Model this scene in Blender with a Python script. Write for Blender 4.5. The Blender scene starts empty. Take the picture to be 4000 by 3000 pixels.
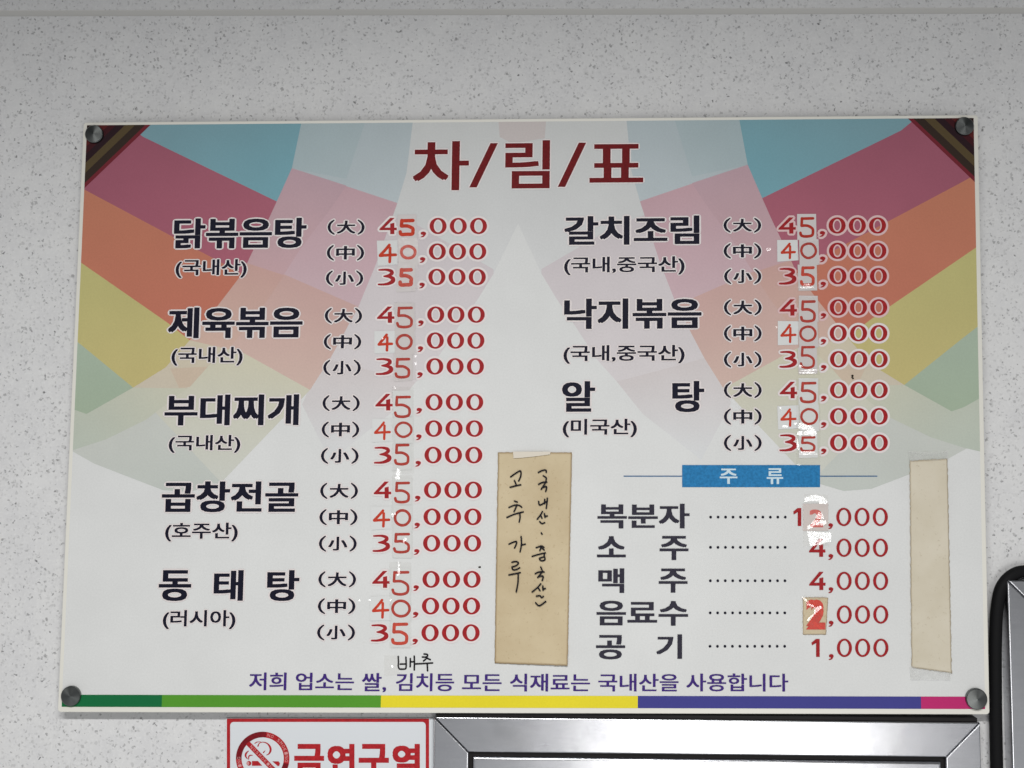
import bpy, bmesh, math, random
import numpy as np
from mathutils import Vector, Matrix

random.seed(7)
SC = bpy.context.scene
COL = SC.collection

# ------------------------------------------------------------------ camera
CAM_LOC = np.array([0.00748593, -1.34522136, -0.44856552])
RW = np.array([[0.9998090541163682, -0.004142706678236991, 0.019096944475773033],
               [0.01875269790385607, -0.07138754913682462, -0.9972723570567692],
               [0.005494690915727672, 0.9974400512359703, -0.0712962310513331]])
FPX = 4000.0                                    # focal length in pixels of the 4000 px wide photograph
cam = bpy.data.cameras.new('camera')
cam.lens = 36.0; cam.sensor_width = 36.0; cam.clip_start = 0.01; cam.clip_end = 60
co = bpy.data.objects.new('camera', cam); COL.objects.link(co)
M4 = Matrix.Identity(4)
for i in range(3):
    for j in range(3): M4[i][j] = RW[i, j]
    M4[i][3] = CAM_LOC[i]
co.matrix_world = M4
SC.camera = co

# ------------------------------------------------------------------ world, lamps, exposure
w = bpy.data.worlds.new('World'); SC.world = w; w.use_nodes = True
bg = w.node_tree.nodes['Background']
# an unlit ceiling above, a pale floor and furniture below
wn, wl = w.node_tree.nodes, w.node_tree.links
tc = wn.new('ShaderNodeTexCoord'); sx_ = wn.new('ShaderNodeSeparateXYZ'); wl.new(tc.outputs['Generated'], sx_.inputs[0])
mr_ = wn.new('ShaderNodeMapRange'); wl.new(sx_.outputs[2], mr_.inputs[0])
for i_, v_ in enumerate((-.34, .05, .44, .09)): mr_.inputs[i_ + 1].default_value = v_
bg.inputs[0].default_value = (0.96, 0.98, 1.0, 1); wl.new(mr_.outputs[0], bg.inputs[1])
SC.view_settings.view_transform = 'Standard'; SC.view_settings.look = 'None'
SC.view_settings.exposure = 0.0; SC.view_settings.gamma = 1.0
SC.view_settings.use_curve_mapping = False
LAMP_A = Vector((-0.10, -1.55, 0.29))
def area(name, loc, target, sx, sy, power, col):
    l = bpy.data.lights.new(name, 'AREA'); l.shape = 'RECTANGLE'; l.size = sx; l.size_y = sy
    l.energy = power; l.color = col
    o = bpy.data.objects.new(name, l); COL.objects.link(o); o.location = loc
    d = (Vector(target) - Vector(loc)).normalized()
    o.rotation_euler = d.to_track_quat('-Z', 'Y').to_euler()
    return o
area('ceiling_tube_light', LAMP_A, LAMP_A + Vector((0, 0.0001, -1)), 1.3, 0.13, 45, (1, 0.992, 0.975))
area('room_window_light', (0.84, -3.0, -1.55), (0.35, 0, -0.6), 0.95, 1.3, 17, (1, 0.98, 0.95))

# ------------------------------------------------------------------ plane maths
H = np.array([[3.46475064e+03, -2.96973918e+01, -1.67400000e+03],
              [-1.21092966e+01, 2.25250144e+03, -1.02200000e+03],
              [-1.60710784e-02, -4.01704835e-02, 1.0]])
HI = np.linalg.inv(H)
def px2st(x, y):
    v = HI @ np.array([x - 2000, y - 1500, 1.0]); return v[0] / v[2], v[1] / v[2]
def st2px(s, t):
    v = H @ np.array([s, t, 1.0]); return v[0] / v[2] + 2000, v[1] / v[2] + 1500
def wpt(px, py, y=0.0):
    """point of the wall-parallel plane at depth y seen at a photo position"""
    d = RW @ np.array([(px - 2000) / FPX, -(py - 1500) / FPX, -1.0])
    return tuple(CAM_LOC + d * ((y - CAM_LOC[1]) / d[1]))
def wst(s, t, y=0.0):
    return wpt(*st2px(s, t), y)
def zm(ox, oy, sc, pts):
    return [(ox + x / sc, oy + y / sc) for x, y in pts]
def lin(c):
    r = []
    for v in c[:3]:
        v = v / 255.0
        r.append(v / 12.92 if v <= 0.04045 else ((v + 0.055) / 1.055) ** 2.4)
    return r
def catmull(pts, n=6, closed=False):
    P = [np.array(p, float) for p in pts]; out = []
    N = len(P)
    if N < 3 and not closed: return [tuple(p) for p in P]
    rng = range(N if closed else N - 1)
    for i in rng:
        if closed: a, b, c, d = P[i - 1], P[i], P[(i + 1) % N], P[(i + 2) % N]
        else: a, b, c, d = P[max(i - 1, 0)], P[i], P[i + 1], P[min(i + 2, N - 1)]
        for k in range(n):
            t = k / n
            out.append(tuple(0.5 * (2 * b + (c - a) * t + (2 * a - 5 * b + 4 * c - d) * t * t + (3 * b - a - 3 * c + d) * t ** 3)))
    if not closed: out.append(tuple(P[-1]))
    return out

# ------------------------------------------------------------------ materials
def mat(name, col, rough=0.5, spec=0.3, metal=0.0):
    m = bpy.data.materials.new(name); m.use_nodes = True
    b = m.node_tree.nodes['Principled BSDF']
    b.inputs['Base Color'].default_value = (*lin(col), 1)
    b.inputs['Roughness'].default_value = rough
    b.inputs['Specular IOR Level'].default_value = spec
    b.inputs['Metallic'].default_value = metal
    return m
def nodes(m):
    nt = m.node_tree
    return nt, nt.nodes, nt.links, nt.nodes['Principled BSDF']
def obj_coord(nt):
    g = nt.nodes.new('ShaderNodeNewGeometry'); return g.outputs['Position']
def math_node(nt, op, a, b=None, clamp=False):
    n = nt.nodes.new('ShaderNodeMath'); n.operation = op; n.use_clamp = clamp
    for i, v in enumerate((a, b)):
        if v is None: continue
        if isinstance(v, (int, float)): n.inputs[i].default_value = v
        else: nt.links.new(v, n.inputs[i])
    return n.outputs[0]
def maprange(nt, v, a, b, c, d):
    n = nt.nodes.new('ShaderNodeMapRange'); nt.links.new(v, n.inputs[0])
    for i, x in enumerate((a, b, c, d)): n.inputs[i + 1].default_value = x
    return n.outputs[0]
def noise(nt, vec, scale, detail=3, rough=0.5):
    n = nt.nodes.new('ShaderNodeTexNoise'); nt.links.new(vec, n.inputs['Vector'])
    n.inputs['Scale'].default_value = scale; n.inputs['Detail'].default_value = detail
    n.inputs['Roughness'].default_value = rough
    return n
def mixrgb(nt, fac, a, b, mode='MIX'):
    n = nt.nodes.new('ShaderNodeMix'); n.data_type = 'RGBA'; n.blend_type = mode
    if isinstance(fac, (int, float)): n.inputs[0].default_value = fac
    else: nt.links.new(fac, n.inputs[0])
    for i, v in ((6, a), (7, b)):
        if isinstance(v, (tuple, list)): n.inputs[i].default_value = (*v[:3], 1)
        else: nt.links.new(v, n.inputs[i])
    return n.outputs[2]

def wall_material():
    m = mat('speckled_panel', (220, 220, 220), 0.42, 0.3)
    nt, N, L, B = nodes(m)
    pos = obj_coord(nt)
    def distort(scale, amt):
        n = noise(nt, pos, scale, 2)
        a = N.new('ShaderNodeVectorMath'); a.operation = 'SUBTRACT'; L.new(n.outputs['Color'], a.inputs[0]); a.inputs[1].default_value = (.5, .5, .5)
        s = N.new('ShaderNodeVectorMath'); s.operation = 'SCALE'; L.new(a.outputs[0], s.inputs[0]); s.inputs['Scale'].default_value = amt
        c = N.new('ShaderNodeVectorMath'); c.operation = 'ADD'; L.new(pos, c.inputs[0]); L.new(s.outputs[0], c.inputs[1])
        return c.outputs[0]
    def flecks(vec, scale, keep, rmin, rmax, soft):
        v = N.new('ShaderNodeTexVoronoi'); v.feature = 'F1'; v.inputs['Scale'].default_value = scale
        L.new(vec, v.inputs['Vector'])
        sp = N.new('ShaderNodeSeparateColor'); L.new(v.outputs['Color'], sp.inputs[0])
        sel = maprange(nt, sp.outputs[0], 1 - keep, 1 - keep + 0.02, 0, 1)
        rad = maprange(nt, sp.outputs[1], 0, 1, rmin, rmax)
        d = math_node(nt, 'SUBTRACT', rad, v.outputs['Distance'])
        k = maprange(nt, d, -soft, soft, 0, 1)
        return math_node(nt, 'MULTIPLY', math_node(nt, 'MULTIPLY', sel, k), maprange(nt, sp.outputs[2], 0, 1, 0.45, 1.0))
    f1 = flecks(distort(170, 0.012), 110, 0.55, 0.05, 0.26, 0.06)
    f2 = flecks(distort(240, 0.008), 185, 0.5, 0.10, 0.33, 0.08)
    f3 = flecks(distort(120, 0.012), 210, 0.45, 0.2, 0.5, 0.15)
    cl = noise(nt, pos, 26, 4, .65); cm = maprange(nt, cl.outputs[0], .35, .65, 0, 1)
    base = mixrgb(nt, cm, lin((217, 217, 218)), lin((224, 224, 224)))
    sm = noise(nt, pos, 240, 2, .6)
    base = mixrgb(nt, maprange(nt, sm.outputs[0], .5, .75, 0, .55), base, lin((236, 236, 236)))
    c = mixrgb(nt, math_node(nt, 'MULTIPLY', f3, 0.36), base, lin((150, 150, 150)))
    c = mixrgb(nt, math_node(nt, 'MULTIPLY', f2, 0.62), c, lin((112, 112, 113)))
    c = mixrgb(nt, math_node(nt, 'MULTIPLY', f1, 0.9), c, lin((64, 64, 66)))
    L.new(c, B.inputs['Base Color'])
    bn = noise(nt, pos, 60, 3); bp = N.new('ShaderNodeBump'); bp.inputs['Strength'].default_value = .05; bp.inputs['Distance'].default_value = .002
    L.new(bn.outputs[0], bp.inputs['Height']); L.new(bp.outputs[0], B.inputs['Normal'])
    return m

def print_material():
    m = mat('printed_sheet', (216, 219, 220), 0.5, 0.16)
    nt, N, L, B = nodes(m)
    a = N.new('ShaderNodeAttribute'); a.attribute_name = 'ink'
    n = noise(nt, obj_coord(nt), 420, 2, .6); n2 = noise(nt, obj_coord(nt), 9, 3, .6)
    f = maprange(nt, n.outputs[0], .3, .7, 0.97, 1.03)
    f2 = maprange(nt, n2.outputs[0], .35, .65, .975, 1.02)
    hs = N.new('ShaderNodeVectorMath'); hs.operation = 'SCALE'; L.new(a.outputs['Color'], hs.inputs[0]); L.new(math_node(nt, 'MULTIPLY', f, f2), hs.inputs['Scale'])
    L.new(hs.outputs[0], B.inputs['Base Color'])
    return m

def paper_material(name, c1, c2, edge):
    m = mat(name, c1, 0.75, 0.15)
    nt, N, L, B = nodes(m)
    pos = obj_coord(nt)
    n = noise(nt, pos, 14, 4, .6); n2 = noise(nt, pos, 260, 3, .6)
    c = mixrgb(nt, maprange(nt, n.outputs[0], .35, .68, 0, 1), lin(c1), lin(c2))
    c = mixrgb(nt, maprange(nt, n2.outputs[0], .62, .74, 0, .35), c, lin(edge))
    a = N.new('ShaderNodeAttribute'); a.attribute_name = 'ink'       # worn brown rim
    sp = N.new('ShaderNodeSeparateColor'); L.new(a.outputs['Color'], sp.inputs[0])
    c = mixrgb(nt, math_node(nt, 'MULTIPLY', sp.outputs[0], .75), c, lin(edge))
    L.new(c, B.inputs['Base Color'])
    return m

def steel_material():
    m = mat('brushed_stainless', (178, 180, 184), 0.27, 0.5, 1.0)
    nt, N, L, B = nodes(m)
    pos = obj_coord(nt)
    mp = N.new('ShaderNodeMapping'); mp.inputs['Scale'].default_value = (12, 12, 320); L.new(pos, mp.inputs[0])
    n = noise(nt, mp.outputs[0], 2.2, 4, .6)
    n2 = noise(nt, pos, 22, 5, .62)
    n3 = noise(nt, pos, 7, 3, .6)
    r = math_node(nt, 'ADD', maprange(nt, n.outputs[0], .3, .7, -.018, .02), maprange(nt, n2.outputs[0], .3, .7, .20, .27))
    L.new(r, B.inputs['Roughness'])
    c = mixrgb(nt, maprange(nt, n2.outputs[0], .4, .66, 0, 1), lin((204, 205, 209)), lin((190, 191, 196)))
    c = mixrgb(nt, maprange(nt, n3.outputs[0], .55, .72, 0, .22), c, lin((140, 138, 136)))
    L.new(c, B.inputs['Base Color'])
    bp = N.new('ShaderNodeBump'); bp.inputs['Strength'].default_value = .09; bp.inputs['Distance'].default_value = .004
    L.new(n3.outputs[0], bp.inputs['Height']); L.new(bp.outputs[0], B.inputs['Normal'])
    return m

def tape_material():
    m = bpy.data.materials.new('clear_tape'); m.use_nodes = True
    nt = m.node_tree; N, L = nt.nodes, nt.links
    N.remove(N['Principled BSDF'])
    t = N.new('ShaderNodeBsdfTransparent'); t.inputs[0].default_value = (.992, .99, .985, 1)
    g = N.new('ShaderNodeBsdfGlossy'); g.inputs['Roughness'].default_value = .2; g.inputs[0].default_value = (1, 1, 1, 1)
    d = N.new('ShaderNodeBsdfDiffuse'); d.inputs[0].default_value = (.7, .69, .66, 1)
    pos = obj_coord(nt)
    n = noise(nt, pos, 70, 4, .65)
    bp = N.new('ShaderNodeBump'); bp.inputs['Strength'].default_value = .12; bp.inputs['Distance'].default_value = .003
    L.new(n.outputs[0], bp.inputs['Height']); L.new(bp.outputs[0], g.inputs['Normal'])
    x = N.new('ShaderNodeMixShader'); x.inputs[0].default_value = .03; L.new(t.outputs[0], x.inputs[1]); L.new(d.outputs[0], x.inputs[2])
    x2 = N.new('ShaderNodeMixShader'); x2.inputs[0].default_value = .015; L.new(x.outputs[0], x2.inputs[1]); L.new(g.outputs[0], x2.inputs[2])
    L.new(x2.outputs[0], N['Material Output'].inputs[0])
    return m

def ink_mat(name, col, rough=.4):
    m = mat(name, col, rough + .12, .10)
    nt, N, L, B = nodes(m)
    n = noise(nt, obj_coord(nt), 300, 3, .6)
    d = [v * .93 for v in col]; e = [min(255, v * 1.05 + 2) for v in col]
    L.new(mixrgb(nt, maprange(nt, n.outputs[0], .35, .65, 0, 1), lin(d), lin(e)), B.inputs['Base Color'])
    return m

M_WALL = wall_material(); M_PRINT = print_material(); M_STEEL = steel_material(); M_TAPE = tape_material()
M_EDGE = mat('cream_acrylic_edge', (229, 227, 218), .35, .35)
M_NAVY = ink_mat('navy_black_ink', (24, 24, 40)); M_CHAR = ink_mat('charcoal_ink', (52, 50, 62))
M_MAROON = ink_mat('maroon_ink', (112, 22, 26)); M_RED = ink_mat('dark_red_ink', (160, 38, 42))
M_HALO = mat('white_halo_ink', (228, 220, 219), .4, .25)
M_HALOP = mat('pink_halo_ink', (222, 190, 190), .4, .25)
M_VIOLET = ink_mat('violet_ink', (66, 44, 120)); M_BLUE = ink_mat('blue_ink', (44, 122, 176))
M_LINE = ink_mat('line_ink', (60, 105, 150)); M_WHITE = mat('white_ink', (205, 224, 232), .4, .25)
M_MARK = ink_mat('red_marker', (196, 66, 46), .5); M_MARK2 = ink_mat('thin_red_marker', (176, 56, 44), .5)
M_BIG2 = ink_mat('bright_red_ink', (206, 48, 26), .4)
M_PEN = ink_mat('black_felt_pen', (26, 24, 30), .45)
M_PATCH = mat('white_patch_paper', (219, 220, 219), .5, .16)
M_PATCH2 = mat('greyed_patch_paper', (210, 204, 203), .5, .16)
M_RUBBER_SHADE = mat('black_rubber_and_shade', (20, 17, 17), .55, .3)
M_CABLE = mat('black_cable_sheath', (12, 12, 14), .7, .2)
M_SPECK = mat('dirt', (44, 38, 32), .7, .1)
M_CAP = mat('turned_steel_cap', (112, 115, 114), .40, .5, 1.0)
tg_ = M_CAP.node_tree.nodes.new('ShaderNodeTangent'); tg_.direction_type = 'RADIAL'; tg_.axis = 'Y'
M_CAP.node_tree.links.new(tg_.outputs[0], M_CAP.node_tree.nodes['Principled BSDF'].inputs['Tangent'])
M_CAP.node_tree.nodes['Principled BSDF'].inputs['Anisotropic'].default_value = .7
M_SIGN = mat('sign_white', (220, 224, 228), .3, .35); M_SRED = ink_mat('sign_red', (176, 40, 46), .35)
M_SDARK = ink_mat('sign_dark_red', (120, 26, 34), .35); M_SPINK = mat('sign_pink', (212, 150, 150), .4, .25)
M_PAPER = paper_material('yellowed_paper', (208, 192, 160), (196, 178, 145), (150, 122, 86))
M_PAPER2 = paper_material('faded_paper', (216, 208, 190), (206, 197, 176), (165, 148, 118))

# ------------------------------------------------------------------ object helpers
def thing(name, label, cat, loc, group=None):
    o = bpy.data.objects.new(name, None); COL.objects.link(o); o.location = loc
    o.empty_display_size = .05
    o['label'] = label; o['category'] = cat
    if group: o['group'] = group
    return o
def root_loc(o):
    p = Vector((0, 0, 0))
    while o is not None: p = p + Vector(o.location); o = o.parent
    return p
def obj(name, verts, faces, mats, parent=None, fmat=None, ink=None, smooth=False):
    me = bpy.data.meshes.new(name)
    off = root_loc(parent)
    me.from_pydata([tuple(Vector(v) - off) for v in verts], [], [tuple(f) for f in faces])
    for m in (mats if isinstance(mats, (list, tuple)) else [mats]): me.materials.append(m)
    if fmat: me.polygons.foreach_set('material_index', fmat)
    if ink is not None:
        a = me.color_attributes.new('ink', 'FLOAT_COLOR', 'POINT')
        a.data.foreach_set('color', np.array([(*c, 1.0) for c in ink], np.float32).ravel())
    if smooth: me.polygons.foreach_set('use_smooth', [True] * len(me.polygons))
    me.update()
    o = bpy.data.objects.new(name, me); COL.objects.link(o)
    if parent is not None: o.parent = parent
    return o
class MB:
    """collects faces of one mesh with material slots"""
    def __init__(s): s.v, s.f, s.m, s.mats = [], [], [], []
    def slot(s, m):
        if m not in s.mats: s.mats.append(m)
        return s.mats.index(m)
    def add(s, verts, faces, m):
        k = len(s.v); s.v += [tuple(v) for v in verts]; q = s.slot(m)
        for f in faces: s.f.append(tuple(i + k for i in f)); s.m.append(q)
    def build(s, name, parent=None, smooth=False):
        return obj(name, s.v, s.f, s.mats, parent, s.m, None, smooth)
    def box(s, x0, x1, y0, y1, z0, z1, m):
        v = [(x, y, z) for x in (x0, x1) for y in (y0, y1) for z in (z0, z1)]
        s.add(v, [(0, 1, 3, 2), (4, 6, 7, 5), (0, 4, 5, 1), (2, 3, 7, 6), (0, 2, 6, 4), (1, 5, 7, 3)], m)
    def prism(s, pts, y0, y1, m):
        """polygon of (x, z) given clockwise as seen from the camera, from front y0 to back y1"""
        n = len(pts)
        v = [(x, y0, z) for x, z in pts] + [(x, y1, z) for x, z in pts]
        s.add(v, [tuple(range(n)), tuple(range(2 * n - 1, n - 1, -1))] + [(i, i + n, (i + 1) % n + n, (i + 1) % n) for i in range(n)], m)

# flat print: everything on the board lies a fraction of a millimetre in front of it
TXT = {}
def text2d(body):
    key = body
    if key in TXT: return TXT[key]
    c = bpy.data.curves.new('lettering', 'FONT'); c.body = body; c.resolution_u = 3
    o = bpy.data.objects.new('lettering', c); COL.objects.link(o)
    dg = bpy.context.evaluated_depsgraph_get()
    me = bpy.data.meshes.new_from_object(o.evaluated_get(dg))
    v = [(p.co.x, p.co.y) for p in me.vertices]; f = [tuple(p.vertices) for p in me.polygons]
    bpy.data.objects.remove(o); bpy.data.curves.remove(c); bpy.data.meshes.remove(me)
    TXT[key] = (np.array(v), f)
    return TXT[key]
def rect_st(b):
    x0, y0, x1, y1 = b; xm, ym = (x0 + x1) / 2, (y0 + y1) / 2
    return px2st(x0, ym)[0], px2st(xm, y0)[1], px2st(x1, ym)[0], px2st(xm, y1)[1]
def lettering(mb, body, box, m, bx=.02, by=.012, halo=None, hw=.04, lift=.0007):
    """text fitted to a box of the photograph, laid along the board's own axes; strokes are made
    heavier by bx, by (in em) with shifted copies, each a hair in front of the last"""
    v, f = text2d(body)
    x0, y0 = v.min(0) - (bx, by); x1, y1 = v.max(0) + (bx, by)
    s0, t0, s1, t1 = rect_st(box)
    def put(dx, dy, lf):
        return [wst(s0 + (s1 - s0) * (x + dx - x0) / (x1 - x0), t1 + (t0 - t1) * (y + dy - y0) / (y1 - y0), -lf) for x, y in v]
    if halo:
        for k in range(12):
            a = 2 * math.pi * k / 12
            mb.add(put(math.cos(a) * (hw + bx), math.sin(a) * (hw + by), lift - .00014 + .000008 * k), f, halo)
    for k, (dx, dy) in enumerate(((-bx, -by), (bx, -by), (bx, by), (-bx, by), (0, 0))):
        mb.add(put(dx, dy, lift + .000008 * k), f, m)
def ribbon(mb, pts, width, m, lift, n=6, closed=False, smooth=True, to=None):
    """pen stroke through photo positions; width in photo pixels (number or one per point)"""
    P = catmull(pts, n, closed) if smooth else list(pts)
    if isinstance(width, (list, tuple)):
        ws = []
        k = len(pts)
        for i in range(len(P)):
            u = i / max(1, len(P) - 1) * (k - 1); a = min(int(u), k - 2); ws.append(width[a] + (width[a + 1] - width[a]) * (u - a))
    else: ws = [width] * len(P)
    N = len(P); L_, R_ = [], []
    for i in range(N):
        if closed: a, b = P[i - 1], P[(i + 1) % N]
        else: a, b = P[max(i - 1, 0)], P[min(i + 1, N - 1)]
        dx, dy = b[0] - a[0], b[1] - a[1]; l = math.hypot(dx, dy) or 1
        nx, ny = -dy / l * ws[i] / 2, dx / l * ws[i] / 2
        L_.append((P[i][0] + nx, P[i][1] + ny)); R_.append((P[i][0] - nx, P[i][1] - ny))
    if to: V = [to(p) for p in L_] + [to(p) for p in R_]
    else:
        V = [wpt(p[0], p[1], -lift - 3e-6 * i) for q in (L_, R_) for i, p in enumerate(q)]
        to = lambda p: wpt(p[0], p[1], -lift - 3e-6 * N)
    F = [(i, i + 1, N + i + 1, N + i) for i in range(N - 1)]
    if closed: F.append((N - 1, 0, N, 2 * N - 1))
    mb.add(V, F, m)
    if not closed:
        for e, q in ((0, 1), (N - 1, N - 2)):
            ax, ay = P[e][0] - P[q][0], P[e][1] - P[q][1]; l = math.hypot(ax, ay) or 1; a0 = math.atan2(ay, ax)
            fan = [(P[e][0] + math.cos(a0 + t) * ws[e] / 2, P[e][1] + math.sin(a0 + t) * ws[e] / 2) for t in np.linspace(-math.pi / 2, math.pi / 2, 7)]
            mb.add([to(p) for p in fan], [tuple(range(7))], m)
def ring(mb, cx, cy, rx, ry, ix, iy, m, lift, n=40):
    A = [(cx + math.cos(2 * math.pi * k / n) * rx, cy + math.sin(2 * math.pi * k / n) * ry) for k in range(n)]
    B = [(cx + math.cos(2 * math.pi * k / n) * ix, cy + math.sin(2 * math.pi * k / n) * iy) for k in range(n)]
    mb.add([wpt(*p, -lift) for p in A + B], [(k, (k + 1) % n, n + (k + 1) % n, n + k) for k in range(n)], m)
def disc(mb, cx, cy, r, m, lift, n=16):
    mb.add([wpt(cx + math.cos(2 * math.pi * k / n) * r, cy + math.sin(2 * math.pi * k / n) * r, -lift) for k in range(n)], [tuple(range(n))], m)
def poly(mb, pts, m, lift):
    mb.add([wpt(x, y, -lift) for x, y in pts], [tuple(range(len(pts)))], m)
def tri(mb, pts, m, lift):
    bmx = bmesh.new(); vs = [bmx.verts.new((x, y, 0)) for x, y in pts]; fc = bmx.faces.new(vs); bmx.normal_update(); bmesh.ops.triangulate(bmx, faces=[fc])
    bmx.verts.index_update()
    mb.add([wpt(v.co.x, v.co.y, -lift) for v in bmx.verts], [tuple(v.index for v in f.verts) for f in bmx.faces], m); bmx.free()
def halo_of(mb, pts, d, m):
    for k in range(10):
        a = 2 * math.pi * k / 10
        tri(mb, [(x + math.cos(a) * d, y + math.sin(a) * d) for x, y in pts], m, .00056 + .000008 * k)
# ------------------------------------------------------------------ setting: the speckled wall
WALL_Y = 0.021
GROOVE = wpt(2000, 46, WALL_Y)[2]
wb = MB()
wb.box(-2.2, 2.2, WALL_Y, WALL_Y + .02, -2.2, GROOVE - .0045, M_WALL)
wb.box(-2.2, 2.2, WALL_Y, WALL_Y + .02, GROOVE + .0045, 1.2, M_WALL)
M_JOINT = mat('joint_sealant', (205, 204, 201), .55, .25)
wb.box(-2.2, 2.2, WALL_Y + .0009, WALL_Y + .0195, GROOVE - .0046, GROOVE + .0046, M_JOINT)
wall = wb.build('wall'); wall['kind'] = 'structure'

# ------------------------------------------------------------------ the menu board
BASE = Vector((0, WALL_Y, wst(.5, 1)[2]))
board = thing('menu_board', 'wide white menu board printed with Korean dishes, red prices and pastel colour fans', 'menu board', BASE)

def board_panel():
    bm = bmesh.new()
    cs = [wst(0, 0), wst(1, 0), wst(1, 1), wst(0, 1)]
    vs = [bm.verts.new(c) for c in cs]; f = bm.faces.new(vs)
    r = bmesh.ops.extrude_face_region(bm, geom=[f])
    bmesh.ops.translate(bm, verts=[e for e in r['geom'] if isinstance(e, bmesh.types.BMVert)], vec=(0, .005, 0))
    bm.normal_update()
    ve = [e for e in bm.edges if abs(e.verts[0].co.y - e.verts[1].co.y) > .004]
    bmesh.ops.bevel(bm, geom=ve, offset=.004, segments=4, affect='EDGES', profile=.5)
    bmesh.ops.recalc_face_normals(bm, faces=bm.faces)
    fe = [e for e in bm.edges if abs(e.verts[0].co.y) < 1e-5 and abs(e.verts[1].co.y) < 1e-5]
    bmesh.ops.bevel(bm, geom=fe, offset=.0008, segments=2, affect='EDGES', profile=.5)
    me = bpy.data.meshes.new('board_panel')
    for v in bm.verts: v.co -= BASE
    bm.to_mesh(me); bm.free()
    me.materials.append(M_EDGE)
    o = bpy.data.objects.new('board_panel', me); COL.objects.link(o); o.parent = board
    return o
panel = board_panel()

# --- printed background: colour fans from both upper corners
IN_S0, IN_S1, IN_T0, IN_T1 = .0042, .9952, .0052, .9912
def clip(poly_):
    for ax, lim, sg in ((0, IN_S0, 1), (0, IN_S1, -1), (1, IN_T0, 1), (1, IN_T1, -1)):
        out = []
        for i in range(len(poly_)):
            a, b = poly_[i - 1], poly_[i]
            ia, ib = (a[ax] - lim) * sg >= 0, (b[ax] - lim) * sg >= 0
            if ia != ib:
                u = (lim - a[ax]) / (b[ax] - a[ax]); out.append((a[0] + (b[0] - a[0]) * u, a[1] + (b[1] - a[1]) * u))
            if ib: out.append(b)
        poly_ = out
        if len(poly_) < 3: return []
    return poly_
AV, AF, AC = [], [], []
LAY = [0]
def art(pts, c0, c1=None, p0=None, p1=None, st=False):
    """one printed colour field; an optional straight blend from c0 at p0 to c1 at p1 (photo positions)"""
    q = pts if st else [px2st(*p) for p in pts]
    q = clip(q)
    if not q: return
    LAY[0] += 1; y = -(.00008 + .000006 * LAY[0])
    bmx = bmesh.new(); k = len(AV)
    vs = [bmx.verts.new((s, t, 0)) for s, t in q]; fc = bmx.faces.new(vs); bmx.normal_update()
    bmesh.ops.triangulate(bmx, faces=[fc])
    bmx.verts.ensure_lookup_table(); bmx.verts.index_update()
    l0 = np.array(lin(c0)); l1 = np.array(lin(c1)) if c1 else None
    if c1: a = np.array(px2st(*p0) if not st else p0); d = np.array(px2st(*p1) if not st else p1) - a
    for v in bmx.verts:
        AV.append(wst(v.co.x, v.co.y, y))
        if c1:
            u = float(np.dot(np.array([v.co.x, v.co.y]) - a, d) / np.dot(d, d)); u = min(1.0, max(0.0, u)); AC.append(np.clip(l0 + (l1 - l0) * u, .004, 1))
        else: AC.append(l0)
    for f in bmx.faces: AF.append(tuple(v.index + k for v in f.verts))
    bmx.free()
SCEN = .4915
def both(pts, c0, c1=None, p0=None, p1=None):
    art(pts, c0, c1, p0, p1)
    m = lambda p: (2 * SCEN - px2st(*p)[0], px2st(*p)[1])
    art([m(p) for p in pts], c0, c1, m(p0) if p0 else None, m(p1) if p1 else None, st=True)

art([(IN_S0 - .01, -.1), (1.1, -.1), (1.1, 1.1), (IN_S0 - .01, 1.1)], (220, 221, 220), st=True)
T = 380     # above the board's top edge
R1 = [(1196, T), (1175, 490), (1140, 657), (1081, 787), (1046, 863), (982, 992), (946, 1069), (893, 1139), (852, 1192), (741, 1329), (647, 1435), (520, 1514), (338, 1617), (292, 1601), (150, 1520)]
R2 = [(1441, T), (1423, 487), (1353, 699), (1300, 804), (1176, 969), (1035, 1186), (893, 1364), (811, 1432), (729, 1517), (570, 1640), (412, 1717), (288, 1757), (150, 1790)]
R3 = [(1622, T), (1611, 487), (1588, 675), (1552, 793), (1470, 1028), (1400, 1198), (1288, 1404), (1211, 1523), (1070, 1670), (864, 1885), (740, 1922), (635, 1914), (368, 1811), (285, 1764), (150, 1700)]
R4 = [(2125, T), (2112, 485), (2040, 840), (1928, 1069), (1870, 1163), (1788, 1280), (1705, 1404), (1624, 1493), (1520, 1620), (1416, 1700), (1290, 1800)]
# outermost, palest field
both([(1500, T)] + R4[:4] + [(1634, 881), (1500, 840)], (207, 209, 208), (214, 215, 215), (1700, 500), (1950, 1000))
both([(1500, 835), (1634, 881), (1928, 1052)] + R4[3:8] + [(1380, 1560), (1290, 1400)], (208, 200, 203), (216, 211, 212), (1600, 950), (1560, 1560))
both([(1262, 1396), (1380, 1430)] + R4[7:] + [(1180, 1580)], (210, 203, 203), (217, 219, 220), (1400, 1480), (1390, 1790))
art([(1940, T), (2140, T), (2128, 540), (2000, 560), (1952, 535)], (204, 196, 194))
# third ring
both([(1000, T)] + R3[:4] + [(1141, 657), (1000, 610)], (178, 190, 194), (190, 200, 204), (1300, 520), (1540, 760))
both([(1000, 600), (1141, 657)] + R3[3:6] + [(1150, 1150), (900, 1000)], (198, 164, 172), (204, 178, 184), (1450, 800), (1330, 1180))
both([(850, 1000), (1060, 1050), (1400, 1198)] + R3[6:8] + [(958, 1382), (700, 1260)], (203, 168, 162), (209, 183, 172), (1300, 1150), (1150, 1500))
both([(690, 1250), (958, 1382)] + R3[7:10] + [(560, 1640), (400, 1500)], (208, 204, 182), (205, 207, 199), (1000, 1400), (900, 1850))
both([(150, 1500), (560, 1560), (864, 1885)] + R3[10:], (203, 205, 199), (195, 200, 194), (400, 1600), (640, 1900))
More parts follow.
